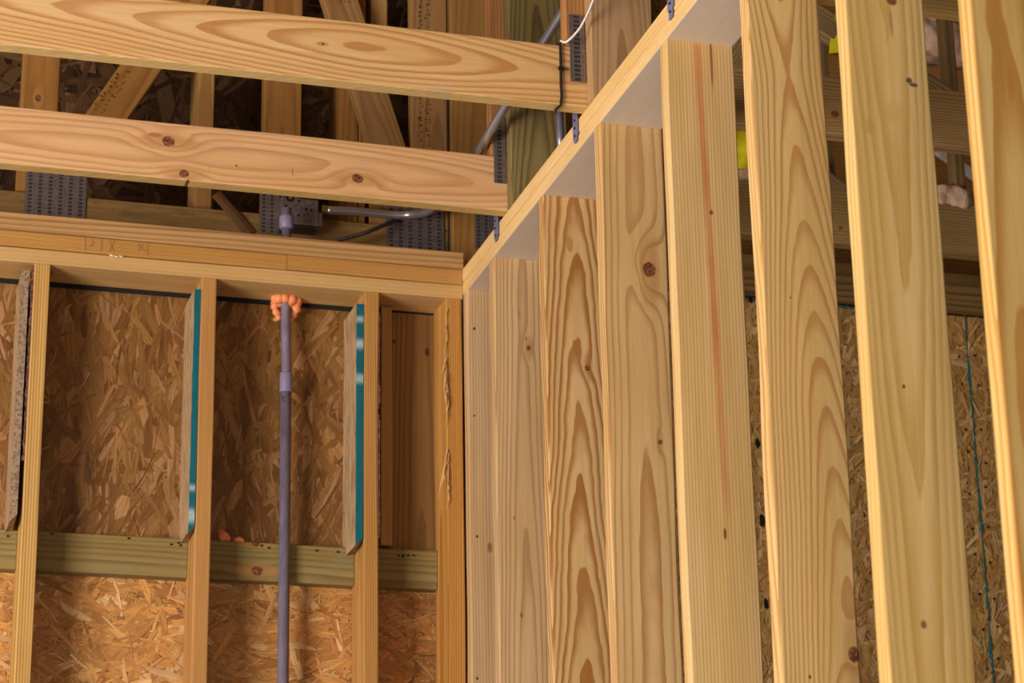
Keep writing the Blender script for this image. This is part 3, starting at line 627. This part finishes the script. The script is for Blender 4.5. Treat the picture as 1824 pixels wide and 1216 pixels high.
# grade stamps (illegible dotted ink)
ink = flat('stamp_ink', (.02, .018, .018), .8)
def stamp(parent, P, U, V, n, seed, rows=2, ch=.012, gap=.021):
    rnd = random.Random(seed)
    for r_ in range(rows):
        mb = MB(); s_ = 0
        for k in range(n):
            if rnd.random() < .2: s_ += ch*.3
            o = P + U*s_ - V*(r_*gap)
            for q in range(rnd.randint(1, 4)):
                a = o + U*rnd.uniform(0, ch*.7) + V*rnd.uniform(0, ch); h = rnd.random() < .5
                du = U*(rnd.uniform(.002, .005) if h else .0016); dv = V*(.0016 if h else rnd.uniform(.002, .006))
                mb.quad([a, a+du, a+du+dv, a+dv]); mb.quad([a+dv, a+du+dv, a+du, a])
            s_ += ch
        if mb.v: mb.build('grade_stamp', ink, parent)
p = aty(755, 262, Y3-.0028); stamp(vst, p, Vector((0, 0, 1)), Vector((-1, 0, 0)), 34, 2, ch=.012, gap=.019)
p = aty(170, 200, Y3-.004); q = aty(228, 118, Y3-.004); U = (q-p).normalized(); stamp(dg1, p, U, Vector((-U.z, 0, U.x)), 10, 6, ch=.013, gap=.020)
p = aty(598, 6, Y3-.004); stamp(dg2, p, Vector((1, 0, .05)).normalized(), Vector((0, 0, 1)), 4, 7, rows=1, ch=.011)
# stamped board seen right of the tan post
uw = vert(1160, 1225, 20, Y1, cz1+.001, T1, webm[1])
stamp(uw, aty(1168, 95, Y1-.003), Vector((0, 0, 1)), Vector((-1, 0, 0)), 12, 21, ch=.013, gap=.016)
lb_ = lumber('brace_board', 'x', (1.80, 5.665, aty(1490, 97, 5.665).z-.140), (4.1, 5.7035, aty(1490, 97, 5.665).z), bp, wav=.001); tag(lb_, 'brown brace board running behind the nearest chord, seen between the near studs', 'board')
batt_z = aty(1490, 97, 5.665).z
# webs on the right, behind the stud gaps
px = lambda *a: xz(*a)
A_ = xz(1380, -22, Y1); B_ = xz(1712, 190, Y1); slant('web', A_, B_, .062, Y1+.001, Y1+.037, webm[3], T1, 11)
A_ = xz(1270, 160, Y1); B_ = xz(1345, 40, Y1); slant('web', A_, B_, .08, Y1+.001, Y1+.037, webm[3], T1, 12)
vert(1687, 1706, 140, Y2, cz1+.001, T2, webm[3])
A_ = xz(1440, 292, Y2); B_ = xz(1530, 362, Y2); slant('web', A_, B_, .045, Y2-.0+.001, Y2+.037, webm[3], T2, 13)
vert(1473, 1488, 300, Y2+.06, cz1+.03, T2, webm[3], th=.03)
# dark header board above the right sheets
dkm = pine((.26, .16, .06), (.12, .065, .025), u0=.04, v0=.05, sp=.012, slope=.01, con=.9, wob=.006, name='dark_treated_header')
hb = lumber('header_board', 'x', (1.70, 5.650, Z(2.2085)), (4.1, 5.6755, Z(2.317)), dkm, wav=.0008); tag(hb, 'dark weathered header board lying along the top of the strand board behind the studs', 'board')
# insulation
ins = NT('pink_insulation'); _c = ins.n.new('ShaderNodeTexCoord').outputs['Object']; _n = ins.noise(_c, 45, 5.); ins.bump(ins.noise(_c, 160, 4.), .8, .004)
insm = ins.done(ins.mix(_n, (.62, .36, .24), (.86, .64, .50)), .95, .1)
def batt(px, py, Y, dims, lb, rot=.3, seed=1):
    c = aty(px, py, Y); me = D.meshes.new('insulation_batt'); import bmesh
    b = bmesh.new(); bmesh.ops.create_icosphere(b, subdivisions=5, radius=1)
    for v in b.verts:
        p = v.co.copy(); k = 2.6; p = Vector([math.copysign(abs(x)**.6, x) for x in p])
        p = Vector((p.x*dims[0]/2, p.y*dims[1]/2, p.z*dims[2]/2))
        p += v.co*(noise.noise(p*18+Vector((seed, 0, 0)))*.018+noise.noise(p*50+Vector((seed, 3, 0)))*.008); v.co = p
    b.to_mesh(me); b.free(); me.materials.append(insm)
    for q in me.polygons: q.use_smooth = True
    o = D.objects.new('insulation_batt', me); sc.collection.objects.link(o); o.location = c; o.rotation_euler = (0, rot, 0)
    tag(o, lb, 'insulation', 'insulation between the trusses'); return o
batt(1672, 76, 5.684, (.20, .16, .11), 'crumpled pink insulation high between the two nearest studs', .2, 1)
batt(1322, 312, 5.166, (.10, .05, .030), 'small tuft of pink insulation below the yellow sheet', .0, 2)
batt(1688, 352, 5.166, (.105, .055, .048), 'pink insulation lying low over the knotted truss chord, between the two nearest studs', .1, 3)
gap_shade = flat('black_gap_shade', (.012, .010, .009), .95)  # black strip added to paint the shade behind the bottom plate
mb = MB(); mb.box((XL, YB-.0145, Z(2.0740)), (XB-.045, YB-.003, Z(2.0825))); tag(mb.build('gap_shade_strip', gap_shade), 'thin black strip added as the shade in the gap behind the pale bottom plate of the left wall', 'strip')
wh = flat('white_board', (.82, .76, .68), .8)
A_ = xz(1660, 262, 5.745); B_ = xz(1905, 428, 5.745)
o = slant('gypsum_offcut', A_, B_, .030, 5.738, 5.751, wh, None, 4); tag(o, 'white slanted board offcut glimpsed beneath the truss chord between the two nearest studs', 'offcut')
# yellow sheets
yel = flat('yellow_plastic', (.80, .70, .02), .4, sc_=30., var=.25)
def ysheet(corners, Y, lb):
    mb = MB(); n = 8
    (a, b, c, d) = [aty(*p, Y) for p in corners]
    G = []
    for i in range(n+1):
        for j in range(n+1):
            s_, t_ = i/n, j/n; p = a.lerp(b, s_).lerp(d.lerp(c, s_), t_); p = p + Vector((0, .006*math.sin(s_*4+t_*3), 0)); G.append(p)
    for off in (0, .0018):
        for i in range(n):
            for j in range(n):
                q = [G[i*(n+1)+j], G[(i+1)*(n+1)+j], G[(i+1)*(n+1)+j+1], G[i*(n+1)+j+1]]; q = [p+Vector((0, off, 0)) for p in q]
                mb.quad(q if off else q[::-1])
    o = mb.build('plastic_sheet', yel, smooth=True); tag(o, lb, 'plastic sheet', 'yellow plastic pieces behind the studs')
ysheet([(1489, 20), (1530, 22), (1530, 95), (1477, 95)], 4.539, 'yellow plastic piece hanging above the truss chord, left of the smooth yellow stud')
ysheet([(1300, 225), (1345, 229), (1345, 303), (1300, 300)], 4.582, 'yellow plastic piece below the truss chord, right of the red-streaked stud')
# ================================================================== electrical
pvc = NT('grey_pvc'); _c = pvc.n.new('ShaderNodeTexCoord').outputs['Object']; _n = pvc.noise(pvc.scale(_c, (60, 60, 14)), 1, 3.)
pvcm = pvc.done(pvc.mix(pvc.ss(_n, .3, .75), (.215, .185, .26), (.145, .122, .17)), .5, .35)
pvc2 = flat('grey_pvc_fitting', (.24, .215, .34), .45, sc_=50., var=.15)
pc = aty(505, 1000, 5.655); PX, PY = pc.x, 5.640
PL = 5.6215
PX = (aty(499.6, 534, PY).x+aty(517, 534, PY).x)/2; PXl = (aty(494, 1216, PL).x+aty(514, 1216, PL).x)/2
zt = Z(2.300)
pr = .0128
pipe = empty('conduit_pipe', (PX, PY, 0)); tag(pipe, 'grey plastic conduit pipe rising through the left wall plates into the metal box', 'pipe')
zc_ = aty(507, 680, PL).z; 
def PXz(z): return PXl + (PX-PXl)*(z-Z(1.1))/(Z(2.08)-Z(1.1))
mb = MB(); mb.tube([(PXz(0), PL, 0), (PXz(zc_), PL, zc_-.01)], pr+.0008, 24); mb.build('lower_pipe', pvcm, pipe, smooth=True)
mb = MB(); mb.tube([(PXz(zc_), PL, zc_-.01), (PXz(zc_), PL, zc_+.03), (PX, PY, zA[0]), (PX, PY, Z(2.28))], pr-.0010, 24); mb.build('upper_pipe', pvcm, pipe, smooth=True)
za = aty(507, 698, PL).z; zb = aty(507, 664, PL).z
mb = MB(); mb.tube([(PXz(za), PL, za-.001), (PXz(za), PL, za), (PXz(za), PL, za+.003), (PXz(zb), PL, zb-.003), (PXz(zb), PL, zb)], .015, 28, rs=[.0138, .0150, .0156, .0156, .0146]); e = mb.build('coupling', pvc2, pipe, smooth=True); e['label'] = 'paler coupling sleeve'
# handwriting like mark under the coupling
mb = MB(); yk = PL-pr-.0018
for s_ in ([(503, 705), (503, 714)], [(503, 705), (508, 706)], [(503, 709), (507, 710)], [(503, 714), (508, 715)]): stroke(mb, s_, .0012, yk)
mb.build('pipe_print', ink, pipe)
za = aty(511, 406, PY).z; zb = aty(511, 386, PY).z
mb = MB(); mb.tube([(PX, PY, za-.004), (PX, PY, za), (PX, PY, zb-.004), (PX, PY, zb), (PX, PY+.0, zb+.001), (PX, PY, zb+.022)], .017, 28, rs=[.0150, .0182, .0182, .0176, .0125, .0120]); e = mb.build('connector', pvc2, pipe, smooth=True); e['label'] = 'pale purple-grey connector collar'
# foam around the pipe
def foam(name, cx, blobs, lb, parent=None):
    me = D.meshes.new(name); import bmesh; b = bmesh.new()
    for (x, y, z, r_) in blobs:
        bmesh.ops.create_icosphere(b, subdivisions=3, radius=r_, matrix=Matrix.Translation((x-cx[0], y-cx[1], z-cx[2])))
    b.to_mesh(me); b.free(); o = D.objects.new(name, me); sc.collection.objects.link(o); o.location = cx
    md = o.modifiers.new('join', 'REMESH'); md.mode = 'VOXEL'; md.voxel_size = .0016 if len(blobs) > 5 else .0012; md.use_smooth_shade = True
    s2 = o.modifiers.new('ease', 'SMOOTH'); s2.iterations = 3
    me.materials.append(foamm); tag(o, lb, 'foam', 'orange sealing foam'); return o
ft = NT('orange_foam'); _c = ft.n.new('ShaderNodeTexCoord').outputs['Object']; _n = ft.noise(_c, 70, 4.); ft.bump(ft.noise(_c, 220, 3.), .5, .0015)
foamm = ft.done(ft.mix(_n, (.72, .20, .065), (.90, .36, .16)), .5, .4); foamm.node_tree.nodes['Principled BSDF'].inputs['Subsurface Weight'].default_value = .15; foamm.node_tree.nodes['Principled BSDF'].inputs['Subsurface Radius'].default_value = (.006, .002, .001)
rnd = random.Random(14); bl_ = []
zu = zA[0]
def fb(px, py, Y, r_):
    for _k in range(3):
        q_ = aty(px+rnd.uniform(-4, 4), py+rnd.uniform(-4, 4), Y+rnd.uniform(-.004, .006)); rr_ = r_*rnd.uniform(.35, .7); bl_.append((q_.x, q_.y, min(q_.z, zu-rr_*.6), rr_))
    p = aty(px, py, Y); bl_.append((p.x, p.y, min(p.z, zu-r_*.55), r_))
for (a_, b_, Y_, r_) in ((497, 526, 5.625, .013), (508, 524, 5.622, .012), (520, 522, 5.625, .013), (530, 526, 5.632, .011), (491, 534, 5.635, .012), (529, 538, 5.640, .013), (489, 546, 5.645, .010), (492, 556, 5.65, .010), (496, 566, 5.65, .008),
                    (527, 550, 5.645, .013), (522, 561, 5.65, .011), (517, 570, 5.655, .008), (502, 533, 5.630, .009), (515, 531, 5.630, .009), (488, 528, 5.63, .008), (531, 519, 5.635, .008), (500, 545, 5.668, .014), (514, 548, 5.668, .015), (505, 560, 5.668, .012), (491, 569, 5.658, .006), (500, 524, 5.640, .015), (516, 522, 5.640, .016), (527, 530, 5.646, .015), (491, 540, 5.652, .013), (524, 552, 5.656, .013), (494, 552, 5.660, .012)):
    fb(a_, b_, Y_, r_)
foam('spray_foam', (PX, PY, zu-.04), bl_, 'lumpy orange foam sealing the grey pipe where it enters the plate')
p = aty(398, 953, YB-.034); foam('spray_foam', tuple(p), [(p.x, p.y, bz1+.012, .0135), (p.x-.004, p.y+.003, bz1+.021, .0095), (p.x+.009, p.y, bz1+.008, .009)], 'orange foam blob sitting on the green block, the larger of two left of the pipe')
p = aty(426, 960, YB-.034); foam('spray_foam', tuple(p), [(p.x, p.y, bz1+.007, .0075), (p.x-.007, p.y, bz1+.006, .0065), (p.x+.007, p.y, bz1+.005, .006)], 'orange foam crumb on the green block, the smaller of two left of the pipe')
# junction box
jx0, jz1 = aty(501, 350, 5.70).x, Z(2.375); jx1 = aty(567, 398, 5.70).x; jz0 = aty(530, 399, 5.70).z
jb = empty('junction_box', ((jx0+jx1)/2, 5.72, jz0)); tag(jb, 'square galvanised junction box with round knockouts on the far truss', 'junction box')
mb = MB(); mb.box((jx0, 5.700, jz0), (jx1, 5.7505, jz1)); o = mb.build('box_body', gal, jb); bv = o.modifiers.new('b', 'BEVEL'); bv.width = .002; bv.segments = 2
def disc(px, py, r0, r1_, Y, mat, nm, sq=False):
    c = aty(px, py, Y); mb = MB(); n = 24
    for k in range(n):
        a, b = 2*math.pi*k/n, 2*math.pi*(k+1)/n
        P = [c+Vector((r*math.cos(t), 0, r*math.sin(t))) for r, t in ((r0, a), (r1_, a), (r1_, b), (r0, b))]
        mb.quad(P if r0 > 0 else P[1:3]+[c])
    return mb.build(nm, mat, jb)
gdk = flat('groove_shadow_metal', (.12, .10, .11), .5, .6)
for (px_, py_, r0, r1_) in ((532, 370, .0085, .0098), (550, 359, .0115, .0128), (547, 387, .0085, .0098), (516, 384, .0085, .0098)): disc(px_, py_, r0, r1_, 5.6992, gdk, 'knockout_ring')
disc(517, 352, .0045, .0105, 5.6990, black, 'knockout_hole')
for (px_, py_) in ((533, 358), (509.5, 367), (545.5, 372.5), (554.5, 374), (532, 383)): disc(px_, py_, 0, .0035, 5.6990, black, 'screw_hole')
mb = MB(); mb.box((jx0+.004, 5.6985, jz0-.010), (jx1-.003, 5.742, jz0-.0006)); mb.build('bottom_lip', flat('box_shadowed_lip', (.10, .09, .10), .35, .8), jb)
mb = MB(); mb.box((jx1+.0003, 5.696, jz0+.002), (jx1+.0085, 5.745, jz0+.034)); mb.box((jx1+.0005, 5.692, jz0-.004), (jx1+.010, 5.7, jz0+.004)); e = mb.build('side_flange', flat('bright_zinc', (.55, .56, .62), .22, 1., sc_=90.), jb)
# EMT conduit
emt = NT('emt_steel'); emtm = emt.done((.50, .49, .55), .30, .5, .85)
def smooth_path(pts, n=8):
    out = []; P = [Vector(p) for p in pts]; P = [P[0]*2-P[1]]+P+[P[-1]*2-P[-2]]
    for i in range(1, len(P)-2):
        for k in range(n):
            t = k/n; a, b, c, d = P[i-1:i+3]
            out.append(.5*((2*b)+(c-a)*t+(2*a-5*b+4*c-d)*t*t+(3*b-a-3*c+d)*t**3))
    out.append(P[-2]); return out
path = [aty(582, 374, 5.722), aty(630, 376, 5.722), aty(670, 380, 5.722), aty(705, 383, 5.718), aty(735, 382, 5.70), aty(765, 375, 5.64), aty(792, 354, 5.52), aty(822, 316, 5.35), aty(849, 275, 5.208), aty(868, 243, 5.125), aty(899, 190, 5.04), aty(968, 75, 4.87), aty(1026, -15, 4.74), aty(1085, -110, 4.60)]
cd = empty('steel_conduit', tuple(path[0])); tag(cd, 'bent steel conduit running from the junction box and rising diagonally behind the trusses', 'pipe')
mb = MB(); mb.tube(smooth_path(path), .0108, 20); mb.build('tube', emtm, cd, smooth=True)
brass = flat('brass_connector', (.55, .38, .16), .3, .9, sc_=80.)
p = path[0]; mb = MB(); q = Vector((jx1+.012, 5.722, p.z+.001)); d = (p-q)
mb.tube([q, q+d*.2, q+d*.25, q+d*.55, q+d*.6, q+d*1.15], .011, 16, rs=[.0105, .0105, .0130, .0130, .0112, .0112]); e = mb.build('connector', brass, cd, smooth=False); e['label'] = 'brassy screw connector at the box'
# vertical conduit stub
_q = atx(998, 230, XB+.018).y; c2_ = aty(998, 230, _q)
cx2 = empty('steel_conduit', (c2_.x, _q, zb2)); tag(cx2, 'short upright bluish conduit behind the strapped chord end', 'pipe')
mb = MB(); mb.tube([(c2_.x, _q, zb2+.001), (c2_.x, _q, Z(2.20)), (c2_.x, _q, Z(2.33))], .0082, 16); mb.build('tube', flat('blue_grey_steel', (.28, .30, .44), .35, .6), cx2, smooth=True)
# flexible armoured cable
mc = smooth_path([aty(600, 428, 5.69), aty(632, 420, 5.688), aty(665, 409, 5.69), aty(695, 396, 5.720), aty(712, 391, 5.746)], 30)
mb = MB(); rs = [.0050+.0010*math.cos(k*math.pi*.67) for k in range(len(mc))]; mb.tube(mc, .005, 12, rs=rs)
tag(mb.build('armoured_cable', flat('dark_armour', (.16, .14, .13), .3, .9, sc_=200.), smooth=True), 'ribbed flexible metal cable dropping from the bent conduit behind the striped plate', 'cable')
# black cable
bk = flat('black_rubber', (.012, .011, .012), .5)
mb = MB(); mb.tube([aty(800, -60, 5.735), aty(799.5, 100, 5.735), aty(799, 300, 5.735), aty(799, 452, 5.735)], .0025, 8)
tag(mb.build('black_cable', bk, smooth=True), 'straight black cable hanging against the far truss beside the stamped web', 'cable')
# strap around the near chord
mb = MB(); cor = [(998, 78), (998.5, 100), (999, 122), (999, 150), (1000.5, 170), (999, 186)]
pts = [aty(a, b, Y1-.0035) for a, b in cor]
pts = [Vector((pts[0].x, Y1+.01, cz1+.004)), Vector((pts[0].x, Y1-.003, cz1+.003))]+pts[1:]+[Vector((pts[-1].x, Y1-.001, cz0-.003)), Vector((pts[-1].x-.004, Y1+.020, cz0-.004)), Vector((aty(990, 203, Y1+.04).x, Y1+.042, cz0-.003)), Vector((aty(990, 203, Y1+.04).x, Y1+.046, cz0+.03))]
mb.tube(pts, .0029, 8); k_ = aty(999, 122, Y1-.0045); mb.box((k_.x-.005, k_.y-.003, k_.z-.004), (k_.x+.007, k_.y+.002, k_.z+.004))
tag(mb.build('cable_tie', bk, smooth=False), 'black tie wrapped around the end of the nearest truss chord', 'cable tie')
mb = MB(); mb.tube(smooth_path([Vector((aty(998, 82, Y1).x, Y1-.004, cz1+.008)), aty(1010, 74, 4.52), aty(1030, 54, 4.50), aty(1043, 32, 4.485), aty(1053, 10, 4.47), aty(1064, -20, 4.45), aty(1085, -80, 4.43)]), .0026, 10)
tag(mb.build('white_wire', flat('white_wire_jacket', (.74, .70, .72), .45, var=.05), smooth=True), 'thin white wire curving down to the black tie on the nearest chord', 'wire')
for o in list(D.objects):
    if '_o' in o: del o['_o']
